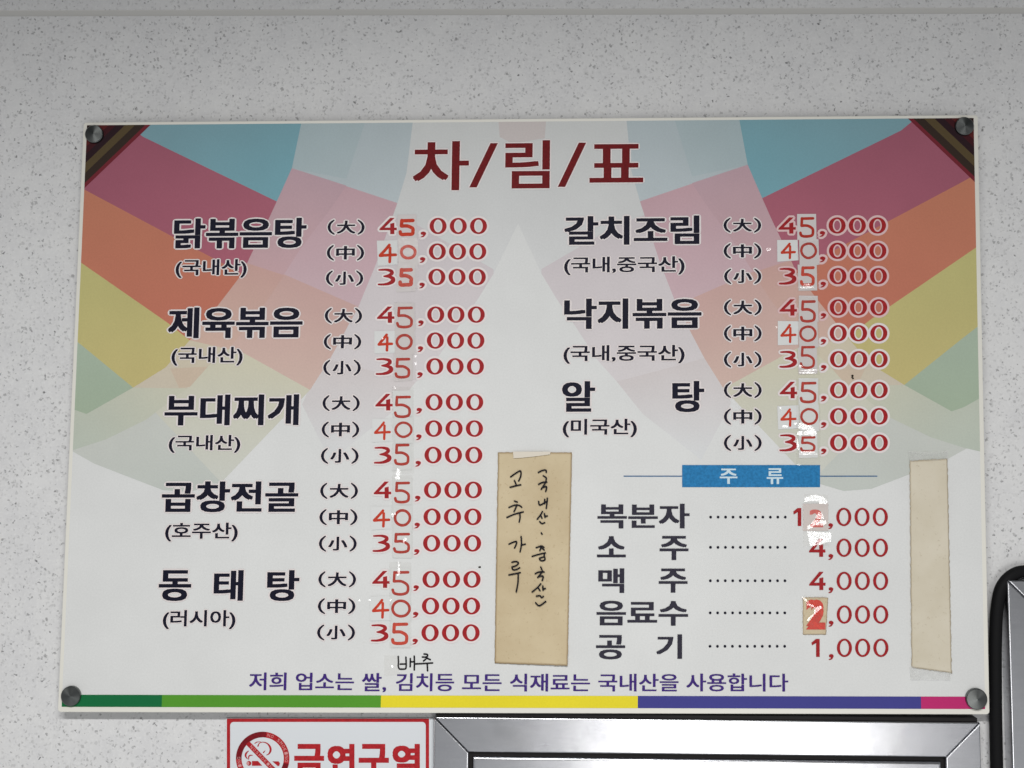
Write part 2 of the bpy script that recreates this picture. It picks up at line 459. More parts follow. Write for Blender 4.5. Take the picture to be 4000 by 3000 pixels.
# second ring
both([(1000, T)] + R2[:3] + [(1141, 657), (1000, 610)], (168, 185, 189), (178, 192, 196), (1180, 520), (1380, 650))
both([(1000, 600), (1141, 657), (1353, 725)] + R2[3:6] + [(1035, 1150), (900, 1000)], (192, 162, 171), (202, 168, 171), (1200, 700), (1080, 1120))
both([(880, 1000), (1110, 1075)] + R2[5:7] + [(741, 1329), (700, 1240)], (202, 164, 156), (208, 178, 164), (1010, 1080), (880, 1330))
both([(690, 1270), (741, 1329), (893, 1364)] + R2[7:9] + [(520, 1514), (560, 1420)], (208, 198, 176), (206, 196, 178), (800, 1350), (700, 1510))
both([(640, 1435), (520, 1514), (729, 1517)] + R2[9:] + [(150, 1560)], (204, 203, 184), (188, 196, 184), (700, 1500), (320, 1720))
both([(665, 1440), (812, 1432), (741, 1512), (700, 1515)], (206, 188, 168))
# innermost, most saturated ring
both([(420, T)] + R1[:4] + [(558, 534), (420, 475)], (128, 164, 174), (122, 170, 182), (700, 480), (1060, 740))
both([(558, 534), (1081, 787)] + R1[4:7] + [(329, 740), (150, 645), (150, 300), (420, 420)], (162, 94, 112), (174, 100, 117), (500, 600), (980, 1000))
both([(329, 740)] + R1[6:10] + [(652, 1259), (315, 1025), (150, 910), (150, 640)], (196, 128, 102), (194, 118, 98), (320, 760), (800, 1250))
both([(315, 1025), (652, 1259)] + R1[9:12] + [(306, 1338), (150, 1215), (150, 910)], (192, 186, 126), (198, 185, 126), (320, 1050), (560, 1480))
both([(306, 1338), (520, 1514)] + R1[12:] + [(150, 1215)], (170, 186, 168), (166, 182, 160), (310, 1350), (380, 1600))
# dark timber corners with a gold line: at each corner, legs along the two edges
def corner(right):
    A_, B_ = .0722, .1108
    def P(fr0, fr1, c):
        pts = [(A_ * fr0, 0), (A_ * fr1, 0), (0, B_ * fr1), (0, B_ * fr0)] if fr0 > 0 else [(A_ * fr1, 0), (0, B_ * fr1), (0, 0)]
        pts = [(IN_S0 + x, IN_T0 + y) for x, y in pts]
        if right: pts = [(IN_S0 + IN_S1 - x, y) for x, y in pts]
        art(pts, c, st=True)
    P(0, 1, (62, 22, 30))
    P(0, .18, (44, 20, 22)); P(.18, .34, (92, 34, 34)); P(.34, .46, (64, 24, 30)); P(.46, .60, (44, 26, 32))
    P(.60, .76, (88, 74, 50)); P(.76, .92, (54, 42, 36)); P(.92, 1.0, (116, 40, 50))
corner(False); corner(True)
# stripe along the bottom
def bar(s0, s1, c):
    art([(s0, .9722 if False else .9715), (s1, .9715), (s1, 1.1), (s0, 1.1)], c, st=True)
xs = [px2st(x, 2745)[0] for x in (232, 632, 1487.5, 2491.5, 3598, 3900)]
for k, c in enumerate(((22, 108, 62), (86, 152, 48), (232, 216, 48), (66, 66, 140), (190, 44, 110))):
    bar(xs[k], xs[k + 1], c)
obj('printed_background', AV, AF, M_PRINT, panel, None, AC)

# --- lettering
mb = MB()
for ch, b in (('차', (1613, 551.5, 1831.5, 743.6)), ('림', (1973, 548, 2148, 736)), ('표', (2303, 562.7, 2513, 713))):
    lettering(mb, ch, b, M_MAROON, .021, .012, M_HALO, .022)
for x0, x1, y0, y1 in ((1833, 1945, 559, 732), (2178.6, 2290, 557, 730)):
    q = [(x1 - 29, y0), (x1, y0), (x0 + 29, y1), (x0, y1)]
    halo_of(mb, q, 5, M_HALO); poly(mb, q, M_MAROON, .0007)
mb.build('title_lettering', board)

DISH = [[('닭볶음탕', (679, 852, 1197, 970))], [('제육볶음', (656.6, 1200, 1182, 1320.6))], [('부대찌개', (643, 1541, 1167.5, 1661.5))],
        [('곱창전골', (632, 1880, 1165, 2001))],
        [('동', (620, 2227, 747, 2348)), ('태', (835, 2227, 950.5, 2347)), ('탕', (1043, 2227, 1169, 2348))],
        [('갈치조림', (2204, 843, 2732, 956))], [('낙지볶음', (2203.4, 1165.5, 2740.5, 1284.4))],
        [('알', (2195, 1489, 2324.6, 1608.6)), ('탕', (2626, 1488, 2751, 1610))]]
for d in DISH:
    for body, b in d:
        mb = MB(); lettering(mb, body, b, M_NAVY, .034, .019, M_HALO, .045); mb.build('dish_lettering', board)
ORIG = [('(국내산)', (686, 1012.6, 964, 1085)), ('(국내산)', (670, 1355, 948, 1428)), ('(국내산)', (659, 1699, 939, 1769)),
        ('(호주산)', (645, 2041.6, 929, 2115)), ('(러시아)', (636, 2383, 920, 2457.5)), ('(국내,중국산)', (2203.5, 1002, 2674.5, 1073.6)),
        ('(국내,중국산)', (2201, 1347.7, 2674.5, 1420)), ('(미국산)', (2198, 1636, 2488, 1708))]
for body, b in ORIG:
    mb = MB(); lettering(mb, body, b, M_NAVY, .023, .014, M_HALO, .06); mb.build('origin_lettering', board)
SIZE = [(1283, 859, 1421, 915), (1280, 958, 1419, 1016), (1276, 1058, 1415.5, 1115), (1272, 1204, 1411, 1262), (1268, 1306, 1408, 1363),
        (1266, 1406.5, 1406, 1465), (1263, 1545, 1402, 1604), (1260, 1648, 1400, 1707), (1257, 1751, 1397.5, 1810), (1254, 1887, 1395, 1947),
        (1251, 1990, 1393, 2050), (1249, 2093.6, 1390, 2153), (1247, 2233, 1387.5, 2292.5), (1245, 2338, 1385, 2397), (1242, 2441, 1383.5, 2500),
        (2829.6, 852, 2970, 907), (2830, 951.5, 2970.6, 1008), (2832, 1051, 2970.6, 1107.5), (2831, 1171.4, 2972, 1230), (2831, 1272.7, 2972, 1331.5),
        (2831, 1375, 2972, 1433.6), (2831, 1494, 2972, 1553), (2831, 1597, 2972, 1657), (2831, 1700, 2972, 1760)]
for k, (x0, y0, x1, y1) in enumerate(SIZE):
    mb = MB(); w_, h_ = x1 - x0, y1 - y0
    def paren(xa, sg, m, wd, lf):
        a = [(xa + sg * w_ * .155, y0 + h_ * .02), (xa + sg * w_ * .055, y0 + h_ * .24), (xa + sg * w_ * .018, y0 + h_ * .52), (xa + sg * w_ * .06, y0 + h_ * .8), (xa + sg * w_ * .16, y1 - h_ * .01)]
        ribbon(mb, a, wd, m, lf)
    for xa, sg in ((x0, 1), (x1, -1)):
        paren(xa, sg, M_HALO, [15, 18, 19, 18, 15], .00056); paren(xa, sg, M_NAVY, [5, 9.5, 12, 9.5, 5], .0007)
    lettering(mb, '大中小'[k % 3], (x0 + w_ * .235, y0 + h_ * .05, x0 + w_ * .765, y1 - h_ * .04), M_NAVY, .030, .019, M_HALO, .08)
    mb.build('size_lettering', board)

# --- prices
FOUR = [(.62, 0), (.86, 0), (.86, .02), (.30, .60), (.62, .60), (.62, .36), (.86, .30), (.86, .60), (1.0, .60), (1.0, .76), (.86, .76), (.86, 1), (.62, 1), (.62, .76), (0, .76), (0, .68)]
def unit(pts, x0, y0, x1, y1): return [(x0 + (x1 - x0) * a, y0 + (y1 - y0) * b) for a, b in pts]
def comma(mb, x, y, w_, h_, m, hm=None, hd=9):
    q = catmull([(x + w_ * .10, y + h_ * .16), (x + w_ * .5, y), (x + w_ * .95, y + h_ * .16), (x + w_, y + h_ * .45), (x + w_ * .62, y + h_ * .9), (x + w_ * .1, y + h_), (x + w_ * .05, y + h_ * .9), (x + w_ * .5, y + h_ * .62), (x + w_ * .12, y + h_ * .5)], 4, True)
    if hm: halo_of(mb, q, hd, hm)
    tri(mb, q, m, .0007)
def three(mb, x0, y0, w_, h_, m, lift, k=1.0, ex=0):
    p = unit([(.06, .07), (.5, .06), (.80, .14), (.84, .27), (.66, .40), (.36, .455)], x0, y0, x0 + w_, y0 + h_)
    ribbon(mb, p, [6 * k + ex, 9 * k + ex, 13 * k + ex, 15 * k + ex, 11 * k + ex, 5 * k + ex], m, lift)
    p = unit([(.36, .455), (.68, .49), (.90, .60), (.90, .74), (.70, .88), (.38, .95), (.03, .955)], x0, y0, x0 + w_, y0 + h_)
    ribbon(mb, p, [6 * k + ex, 11 * k + ex, 16 * k + ex, 17 * k + ex, 13 * k + ex, 9 * k + ex, 7 * k + ex], m, lift + .00001)
def hand5(mb, b, wd, m):
    x0, y0, x1, y1 = b; W_, H_ = x1 - x0, y1 - y0; h = wd / 2
    ribbon(mb, [(x1 - h, y0 + h), (x0 + W_ * .10 + h, y0 + h * 1.2)], wd, m, .00096)
    ribbon(mb, [(x0 + W_ * .10 + h, y0 + h), (x0 + W_ * .07 + h, y0 + H_ * .42)], wd, m, .00097)
    ribbon(mb, [(x0 + W_ * .08 + h, y0 + H_ * .42), (x0 + W_ * .55, y0 + H_ * .42), (x1 - W_ * .14, y0 + H_ * .55), (x1 - h, y0 + H_ * .72), (x1 - W_ * .16, y0 + H_ * .88), (x0 + W_ * .52, y1 - h), (x0 + W_ * .17, y1 - H_ * .10), (x0 + h, y1 - H_ * .24)], wd, m, .00098)
def hand4(mb, b, wd, m):
    x0, y0, x1, y1 = b; W_, H_ = x1 - x0, y1 - y0; h = wd / 2
    ribbon(mb, [(x0 + W_ * .58, y0 + h), (x0 + W_ * .35, y0 + H_ * .33), (x0 + h, y0 + H_ * .60)], wd, m, .00096)
    ribbon(mb, [(x0 + h, y0 + H_ * .61), (x0 + W_ * .5, y0 + H_ * .585), (x1 - h, y0 + H_ * .57)], wd, m, .00097)
    ribbon(mb, [(x0 + W_ * .62, y0 + H_ * .22), (x0 + W_ * .615, y0 + H_ * .6), (x0 + W_ * .60, y1 - h)], wd, m, .00098)
def hand0(mb, b, wd, m):
    x0, y0, x1, y1 = b; cx, cy, rx, ry = (x0 + x1) / 2, (y0 + y1) / 2, (x1 - x0 - wd) / 2, (y1 - y0 - wd) / 2
    rr = random.Random(int(x0 * 7 + y0))
    pts = [(cx + math.cos(a) * rx * rr.uniform(.97, 1.02), cy + math.sin(a) * ry * rr.uniform(.97, 1.02)) for a in np.linspace(-1.8, -1.8 + 2 * math.pi, 10)[:-1]]
    ribbon(mb, pts, wd, m, .00096, closed=True)
Z1 = lambda a, b, c, d: (1100 + a / 2.212, 400 + c / 2.212, 1100 + b / 2.212, 400 + d / 2.212)
Z2 = lambda a, b, c, d: (1100 + a / 2.212, 1100 + c / 2.212, 1100 + b / 2.212, 1100 + d / 2.212)
Z3 = lambda a, b, c, d: (1100 + a / 2.212, 1750 + c / 2.212, 1100 + b / 2.212, 1750 + d / 2.212)
Z4 = lambda a, b, c, d: (2900 + a / 2.212, 400 + c / 2.212, 2900 + b / 2.212, 400 + d / 2.212)
Z5 = lambda a, b, c, d: (2900 + a / 2.212, 1100 + c / 2.212, 2900 + b / 2.212, 1100 + d / 2.212)
PR = [  # first zero's left edge and top, then hand-written digits: second digit, first digit
    (1678, 851, Z1(1010, 1150, 1005, 1155), None, 12), (1675, 950.6, Z1(1020, 1168, 1230, 1360), Z1(838, 998, 1220, 1390), 10), (1673, 1050, Z1(1008, 1135, 1430, 1592), None, 13),
    (1668.7, 1197, Z2(988, 1135, 215, 405), None, 9), (1667, 1298, Z2(985, 1135, 450, 592), Z2(828, 965, 448, 605), 9), (1665, 1399, Z2(975, 1112, 658, 838), None, 9),
    (1662, 1538.5, Z2(970, 1118, 985, 1180), None, 9), (1660.6, 1641.6, Z2(975, 1132, 1208, 1352), Z2(798, 945, 1208, 1370), 8), (1658, 1745, Z2(970, 1105, 1400, 1590), None, 9),
    (1656, 1881, Z3(970, 1110, 290, 480), None, 9), (1654, 1986, Z3(968, 1120, 527, 680), Z3(788, 940, 530, 688), 9), (1652.4, 2089, Z3(962, 1110, 732, 912), None, 9),
    (1650, 2230, Z3(948, 1105, 1062, 1277), None, 9), (1648, 2334, Z3(945, 1117, 1308, 1467), Z3(780, 932, 1303, 1475), 9), (1646, 2438.5, Z3(945, 1095, 1508, 1703), None, 11),
    (3236.8, 849, Z4(490, 622, 990, 1170), None, 9), (3238, 948, Z4(498, 645, 1208, 1355), Z4(330, 463, 1212, 1355), 8), (3240, 1046.5, Z4(497, 625, 1415, 1590), None, 10),
    (3241, 1168.7, Z5(497, 635, 160, 355), None, 9), (3241, 1269.5, Z5(490, 643, 378, 522), Z5(328, 468, 365, 532), 8), (3242, 1371, Z5(495, 628, 555, 755), None, 8),
    (3242, 1491, Z5(495, 640, 865, 1052), None, 9), (3242, 1593.7, Z5(498, 657, 1092, 1240), Z5(328, 468, 1095, 1255), 8), (3242, 1696.7, Z5(497, 632, 1335, 1475), None, 8)]
for k, (X, Y, d2, d1, wd) in enumerate(PR):
    r = k % 3; g = k / 15 if k < 15 else (k - 15) / 15
    zw, zh, sp = 66.5 + 1.5 * g, 63.5 + 3.5 * g, 78.9 + 1.2 * g
    mb = MB()
    hm = M_HALOP if k in (15, 16, 17, 18) else M_HALO
    hd = 8.5
    for j in range(3):
        cx, cy = X + sp * j + zw / 2, Y + zh / 2
        ring(mb, cx, cy, zw / 2 + hd, zh / 2 + hd, max(1, zw * .27 - hd * .75), max(1, zh * .395 - hd * .75), hm, .00056 + .00002 * j)
        ring(mb, cx, cy, zw / 2, zh / 2, zw * .25, zh * .39, M_RED, .0007)
    comma(mb, X - 36, Y + zh * .84, 22, 23, M_RED, hm)
    mb.build('price_lettering', board); mb = MB()
    x4 = X - 196
    if r == 0:
        q = unit(FOUR, x4, Y, x4 + 68, Y + zh); halo_of(mb, q, 8, hm); tri(mb, q, M_RED, .0007)
    if r == 2:
        three(mb, x4, Y, 64, zh, hm, .00052, 1.0, 13); three(mb, x4, Y, 64, zh, M_RED, .0007)
    if mb.v: mb.build('price_digit', board)
    for dd, first in ((d2, False), (d1, True)):
        if dd is None: continue
        rr = random.Random(k * 3 + first)
        x0, y0, x1, y1 = dd; cx = (x0 + x1) / 2
        if first: q = [(cx - 42, y0 - 10), (cx + 38, y0 - 12), (cx + 40, y1 + 6), (cx - 41, y1 + 9)]
        else: q = [(cx - 37, Y - 13), (cx + 38, Y - 13), (cx + 40, Y + zh + 24), (cx - 36, Y + zh + 26)]
        q = [(x + rr.uniform(-2, 2), y + rr.uniform(-2, 2)) for x, y in q]
        pb = MB(); n = len(q)
        lf = (.00084 if first else .00088) + .000012 * r
        poly(pb, q, M_PATCH2 if (k < 6 or 15 <= k < 21) and not first else M_PATCH, lf)
        pa = pb.build('price_patch', board)
        hb = MB(); mm = M_MARK if wd >= 10 else M_MARK2
        (hand4 if first else (hand0 if r == 1 else hand5))(hb, dd, wd + 1.8 if not first else wd + 1.4, mm if not first else M_MARK)
        hb.build('handwritten_digit', pa)

# --- drinks
mb = MB()
poly(mb, [(2664.6, 1816.5), (3203.4, 1816.5), (3203.4, 1903), (2664.6, 1903)], M_BLUE, .0007)
poly(mb, [(2436, 1858), (2664, 1858.2), (2664, 1862), (2436, 1861.8)], M_LINE, .0007)
poly(mb, [(3204, 1858.2), (3427, 1858), (3427, 1861.8), (3204, 1862)], M_LINE, .0007)
hd_ = mb.build('section_header', board)
mb = MB()
lettering(mb, '주', (2811.5, 1830.5, 2880.7, 1890), M_WHITE, .022, .014, None, 0, .00078)
mb.build('header_lettering', hd_); mb = MB()
lettering(mb, '류', (2995, 1829, 3059, 1891), M_WHITE, .022, .014, None, 0, .00078)
mb.build('header_lettering', hd_)
DR = [[('복분자', (2333.6, 1968, 2694, 2064))], [('소', (2332, 2094.5, 2445, 2177)), ('주', (2576.4, 2093.6, 2689.4, 2187.6))],
      [('맥', (2337, 2220, 2438.5, 2316)), ('주', (2573, 2221, 2686, 2315))], [('음료수', (2330, 2346.7, 2688, 2444))],
      [('공', (2328, 2480.7, 2442, 2575.7)), ('기', (2563.7, 2478, 2664.5, 2573.4))]]
DOTY = [2020, 2138, 2268.5, 2394, 2524.6]
DZ = [1983.7, 2104, 2233.7, 2364.8, 2495]
for k, d in enumerate(DR):
    for body, b in d:
        mb = MB(); lettering(mb, body, b, M_CHAR, .030, .015); mb.build('drink_lettering', board)
    mb = MB()
    for j in range(11): disc(mb, 2776 - .6 * k + 29.15 * j, DOTY[k], 5.4, M_NAVY, .0007)
    mb.build('dot_leader', board)
    mb = MB(); Y = DZ[k]; X = 3266.7 + .6 * k
    for j in range(3): ring(mb, X + 71.3 * j + 29.5, Y + 35.6, 29.5, 35.8, 17.5, 28.5, M_RED, .0007)
    comma(mb, X - 32, Y + 60, 19, 23, M_RED)
    mb.build('drink_price_lettering', board); mb = MB()
    if k == 0:
        tri(mb, unit([(.0, .20), (.55, 0), (1, 0), (1, 1), (.56, 1), (.56, .22), (.06, .36)], 3098.6, Y + 1, 3130, Y + 71), M_RED, .0007)
    elif k in (1, 2):
        tri(mb, unit(FOUR, X - 107, Y, X - 43, Y + 71), M_RED, .0007)
    elif k == 4:
        tri(mb, unit([(.0, .20), (.55, 0), (1, 0), (1, 1), (.56, 1), (.56, .22), (.06, .36)], 3170, Y + 1, 3202, Y + 71), M_RED, .0007)
    if mb.v: mb.build('price_digit', board)
# patch over the first drink's second digit: clear tape over a red 2 on pinkish paper
mb = MB(); poly(mb, [(3136, 1968), (3235, 1967), (3236, 2073), (3137, 2074)], mat('pinkish_patch_paper', (212, 202, 198), .5, .25), .0009)
pa = mb.build('price_patch', board)
mb = MB(); lettering(mb, '2', (3162, 1990, 3215, 2060), ink_mat('pale_red_ink', (214, 110, 104)), .03, .03, None, 0, .00095); mb.build('handwritten_digit', pa)

# --- footer and small marks
mb = MB()
for body, a, b, y0, y1 in (('저희', 973, 1119, 2627, 2696), ('업소는', 1155, 1383, 2628, 2696), ('쌀,', 1413.5, 1508.7, 2629, 2704), ('김치등', 1546.5, 1774, 2630, 2700),
                           ('모든', 1804.8, 1959.4, 2634, 2699), ('식재료는', 1992, 2305, 2632, 2701), ('국내산을', 2337, 2651, 2632, 2701), ('사용합니다', 2681, 3079.5, 2631, 2701)):
    lettering(mb, body, (a, y0, b, y1), M_VIOLET, .019, .007)
mb.build('footer_lettering', board)
PEN = lambda ox, oy, sc: (lambda mb, pts, wd, lf, m=M_PEN: ribbon(mb, zm(ox, oy, sc, pts), wd / sc, m, lf))
mb = MB(); pn = PEN(1500, 2540, 8.848)
for i, s in enumerate([[(490, 215), (500, 400), (495, 560), (540, 645), (640, 655), (740, 640), (765, 560), (765, 400), (755, 240)], [(560, 480), (760, 475)],
          [(910, 290), (908, 440), (905, 570)], [(915, 400), (1040, 398)], [(1045, 205), (1050, 450), (1045, 680)], [(1080, 475), (1350, 460), (1680, 440)],
          [(1385, 130), (1500, 150), (1480, 230), (1330, 235)], [(1500, 200), (1450, 300), (1365, 370)], [(1480, 270), (1540, 300), (1600, 325)], [(1495, 480), (1500, 600), (1505, 710)]]):
    pn(mb, s, 56, .0007 + .00001 * i)
mb.build('handwritten_lettering', board)
mb = MB()
for x, y, r in ((3330, 1468, 5), (3332, 1478, 4), (3328, 1474, 3), (1875, 2215, 4), (1871, 2216, 3)): disc(mb, x, y, r, M_SPECK, .0007 + r * 1e-5, 7)
mb.build('dirt_speck', board)

# --- turned steel caps on stand-offs, one in each corner
def cap(px, py, r):
    c = np.array(wpt(px, py, 0)); R = r / FPX * 1.35; n = 48
    mb = MB(); prof = [(R, .0004), (R, -.0035), (R * .93, -.0043)]
    V = []; F = []
    for j, (rr, y) in enumerate(prof):
        for k in range(n): V.append((c[0] + math.cos(2 * math.pi * k / n) * rr, y - .0006, c[2] + math.sin(2 * math.pi * k / n) * rr))
    for j in range(len(prof) - 1):
        for k in range(n): F.append((j * n + k, (j + 1) * n + k, (j + 1) * n + (k + 1) % n, j * n + (k + 1) % n))
    V.append((c[0], -.0049 - .0013, c[2])); a = len(V) - 1
    for k in range(n): F.append((2 * n + k, a, 2 * n + (k + 1) % n))
    mb.add(V, F, M_CAP)
    o = mb.build('mounting_cap', board)
    sb = MB(); V = []
    for y in (.0052, WALL_Y + .0005):
        for k in range(20): V.append((c[0] + math.cos(2 * math.pi * k / 20) * R * .7, y, c[2] + math.sin(2 * math.pi * k / 20) * R * .7))
    sb.add(V, [(k, (k + 1) % 20, 20 + (k + 1) % 20, 20 + k) for k in range(20)], M_CAP)
    sb.build('standoff', o)
for a in ((372, 526.6, 36), (3763.5, 496, 36), (281, 2716.5, 37.5), (3810, 2728, 39.5)): cap(*a)

# --- clear tape over the corrected prices: a film with creases that catch the ceiling lamp
def tape(film, creases, parent=board, lift=.0013):
    mb = MB()
    for q in film: poly(mb, q, M_TAPE, lift)
    to = mb.build('clear_tape', parent)
    rr = random.Random(int(film[0][0][0]))
    for q in creases:
        mb = MB()
        c = np.mean([np.array(wpt(x, y, -lift)) for x, y in q], 0)
        tgt = np.array(LAMP_A) + np.array([rr.uniform(-.45, .45), rr.uniform(-.03, .03), 0])
        a = tgt - c; a /= np.linalg.norm(a); b = CAM_LOC - c; b /= np.linalg.norm(b)
        nv = a + b; nv /= np.linalg.norm(nv)
        P = [np.array(wpt(x, y, -lift)) for x, y in q]
        ys = [-(nv[0] * (p[0] - c[0]) + nv[2] * (p[2] - c[2])) / nv[1] for p in P]
        mx = max(ys)
        mb.add([(p[0], p[1] - .0001 + y - mx, p[2]) for p, y in zip(P, ys)], [tuple(range(len(P)))], M_GLINT); mb.build('tape_crease', to)
    return to
def glint_material():
    m = bpy.data.materials.new('creased_tape'); m.use_nodes = True
    nt = m.node_tree; N, L = nt.nodes, nt.links; N.remove(N['Principled BSDF'])
    t = N.new('ShaderNodeBsdfTransparent'); g = N.new('ShaderNodeBsdfGlossy'); g.inputs['Roughness'].default_value = .2
    n = noise(nt, obj_coord(nt), 330, 3, .6)
    bp = N.new('ShaderNodeBump'); bp.inputs['Strength'].default_value = .5; bp.inputs['Distance'].default_value = .0006
    L.new(n.outputs[0], bp.inputs['Height']); L.new(bp.outputs[0], g.inputs['Normal'])
    x = N.new('ShaderNodeMixShader'); n4 = noise(nt, obj_coord(nt), 520, 4, .7); L.new(maprange(nt, n4.outputs[0], .36, .64, .012, .14), x.inputs[0])
    L.new(t.outputs[0], x.inputs[1]); L.new(g.outputs[0], x.inputs[2]); L.new(x.outputs[0], N['Material Output'].inputs[0])
    return m
M_GLINT = glint_material()
def blob(x0, y0, x1, y1, seed, n=9):
    rr = random.Random(seed); cx, cy = (x0 + x1) / 2, (y0 + y1) / 2
    return [(cx + math.cos(a) * (x1 - x0) / 2 * rr.uniform(.6, 1.05), cy + math.sin(a) * (y1 - y0) / 2 * rr.uniform(.6, 1.05)) for a in np.linspace(0, 2 * math.pi, n + 1)[:-1]]
J = lambda a, b, c, d: (2900 + a / 2.212, 1100 + c / 2.212, 2900 + b / 2.212, 1100 + d / 2.212)
K = lambda pts: zm(3000, 1750, 2.212, pts)
R_ = lambda x0, y0, x1, y1: [(x0, y0), (x1, y0 + 1), (x1 + 1, y1), (x0 + 1, y1 - 1)]
tape([R_(3113, 940, 3196, 1138)], [blob(3112, 1117, 3186, 1131, 1), blob(3130, 1110, 3165, 1118, 2), blob(2990, 966, 3014, 984, 3)])
tape([R_(3116, 1160, 3201, 1466)], [blob(3121, 1443, 3201, 1451, 4), blob(3122, 1451, 3190, 1461, 5), blob(3120, 1424, 3134, 1436, 6), blob(3028, 1272, 3036, 1284, 7)])
tape([R_(3110, 1480, 3204, 1820)], [blob(*J(333, 405, 1238, 1264), 8), blob(*J(470, 560, 1210, 1290), 9), blob(*J(540, 610, 1230, 1310), 10), blob(*J(465, 520, 1285, 1335), 11), blob(*J(580, 645, 1270, 1345), 12), blob(*J(520, 590, 1290, 1330), 22),
      blob(*J(465, 488, 1345, 1480), 13), blob(*J(468, 640, 1462, 1482), 14), blob(*J(480, 640, 1484, 1497), 15), blob(*J(318, 340, 1085, 1110), 16), blob(*J(470, 500, 1575, 1592), 17), blob(*J(440, 475, 1215, 1240), 18)])
tape([K([(310, 395), (520, 405), (525, 845), (305, 850)])], [K([(312, 428), (345, 415), (400, 402), (460, 418), (492, 455), (480, 482), (430, 478), (418, 455), (360, 458), (316, 464)]),
      K([(440, 555), (466, 562), (478, 610), (425, 612), (405, 600)]), K([(395, 622), (490, 625), (498, 645), (460, 668), (400, 665), (372, 655)]), K([(345, 668), (400, 655), (380, 690), (338, 706)]),
      K([(338, 718), (522, 728), (518, 800), (470, 812), (430, 830), (352, 845), (345, 780)])])
tape([R_(1552, 930, 1634, 1130)], [])
tape([R_(1540, 1180, 1624, 1485)], [blob(1619, 1385, 1629, 1398, 31), blob(1618, 1411, 1631, 1428, 32), blob(1490, 1316, 1498, 1326, 33)])
tape([R_(1532, 1510, 1616, 1850)], [blob(1539, 1510, 1546, 1522, 34), blob(1547, 1825, 1566, 1862, 35), blob(1538, 1860, 1566, 1873, 36)])
tape([R_(1530, 1855, 1612, 2180)], [blob(1529, 2000, 1539, 2022, 37), [(1574, 2118), (1580, 2100), (1590, 2104), (1580, 2122)], blob(1541, 2000, 1545, 2014, 38)])
tape([R_(1520, 2195, 1606, 2535)], [[(1556, 2190), (1560, 2205), (1564, 2230), (1563, 2246), (1553, 2246), (1556, 2225)], blob(1522, 2336, 1532, 2350, 39), blob(1400, 2340, 1408, 2350, 40), blob(1441, 2338, 1449, 2348, 41)])
tape([[(1500, 2560), (1560, 2560), (1560, 2640), (1500, 2640)]], [blob(1527, 2597, 1537, 2609, 42)])

# ------------------------------------------------------------------ things taped to the board
def sheet(name, cs, m, parent, lift, nx=10, ny=24, bow=.0008, jag=1.2, seed=1, lowlift=.0):
    """a thin slip of paper with a little bow and uneven edges; corners tl, tr, br, bl in photo positions"""
    rr = random.Random(seed); V, F, C = [], [], []
    (ax, ay), (bx, by), (cx, cy), (dx, dy) = cs
    for j in range(ny + 1):
        for i in range(nx + 1):
            u, v = i / nx, j / ny
            x = (ax * (1 - u) + bx * u) * (1 - v) + (dx * (1 - u) + cx * u) * v
            y = (ay * (1 - u) + by * u) * (1 - v) + (dy * (1 - u) + cy * u) * v
            ed = i in (0, nx) or j in (0, ny)
            if i in (0, nx): x += rr.uniform(-jag, jag)
            if j in (0, ny): y += rr.uniform(-jag, jag)
            l = lift + bow * (.5 - .5 * math.cos(2 * math.pi * v)) * .6 + bow * .5 * math.sin(3.1 * v + 1.3 * u) ** 2 + lowlift * u * max(0, v - .85) / .15
            V.append(wpt(x, y, -l)); C.append((1.0 if ed else 0.0,) * 3)
    for j in range(ny):
        for i in range(nx):
            a = j * (nx + 1) + i; F.append((a, a + 1, a + nx + 2, a + nx + 1))
    o = obj(name, V, F, m, parent, None, C, True)
    s = o.modifiers.new('thickness', 'SOLIDIFY'); s.thickness = .00015; s.offset = 0
    return o
slip = thing('paper_slip', 'yellowed paper slip with vertical black handwriting taped on the menu board', 'paper slip', Vector(wpt(2075, 2596, 0)), 'paper slips taped on the menu board')
sheet('paper', [(1945.4, 1767), (2234, 1767), (2217, 2601), (1932, 2591)], M_PAPER, slip, .0016, seed=3, bow=.0006, lowlift=.0018, nx=36, ny=90, jag=.9)
mb = MB(); pn = PEN(1900, 1750, 3.687); LF = .0036
top = [[(350, 415), (420, 365), (490, 330), (495, 400), (465, 475)], [(405, 468), (430, 530)], [(342, 565), (420, 545), (495, 530)],
       [(405, 765), (445, 778)], [(325, 855), (400, 825), (440, 820)], [(440, 820), (420, 870), (398, 915)], [(440, 820), (480, 830), (508, 852)], [(295, 1000), (400, 955), (530, 920)], [(480, 935), (485, 1000), (472, 1065)],
       [(325, 1385), (390, 1355), (435, 1350), (425, 1400), (405, 1440)], [(500, 1275), (505, 1390), (485, 1495)], [(500, 1400), (560, 1385)],
       [(748, 352), (800, 325), (855, 318), (862, 350)], [(820, 400), (862, 430), (858, 470)], [(752, 522), (810, 495), (870, 490)], [(858, 490), (790, 595)], [(800, 575), (865, 555), (855, 625)],
       [(752, 770), (770, 822), (860, 775)], [(840, 740), (838, 800)], [(878, 722), (872, 800), (862, 868)], [(808, 915), (775, 970), (732, 1025)], [(780, 965), (800, 1010)], [(835, 945), (845, 1000)], [(845, 985), (878, 978)], [(768, 1060), (800, 1088), (840, 1075)],
       [(790, 1222), (802, 1240)], [(718, 1435), (790, 1412), (830, 1430)], [(790, 1425), (770, 1478)], [(800, 1440), (832, 1468)], [(660, 1560), (760, 1530), (850, 1510)], [(835, 1520), (832, 1565)], [(835, 1565), (765, 1590), (790, 1622), (840, 1612), (840, 1570)]]
for i, s in enumerate(top): pn(mb, s, 22, LF + 1e-5 * i)
pn = PEN(1900, 2100, 3.017)
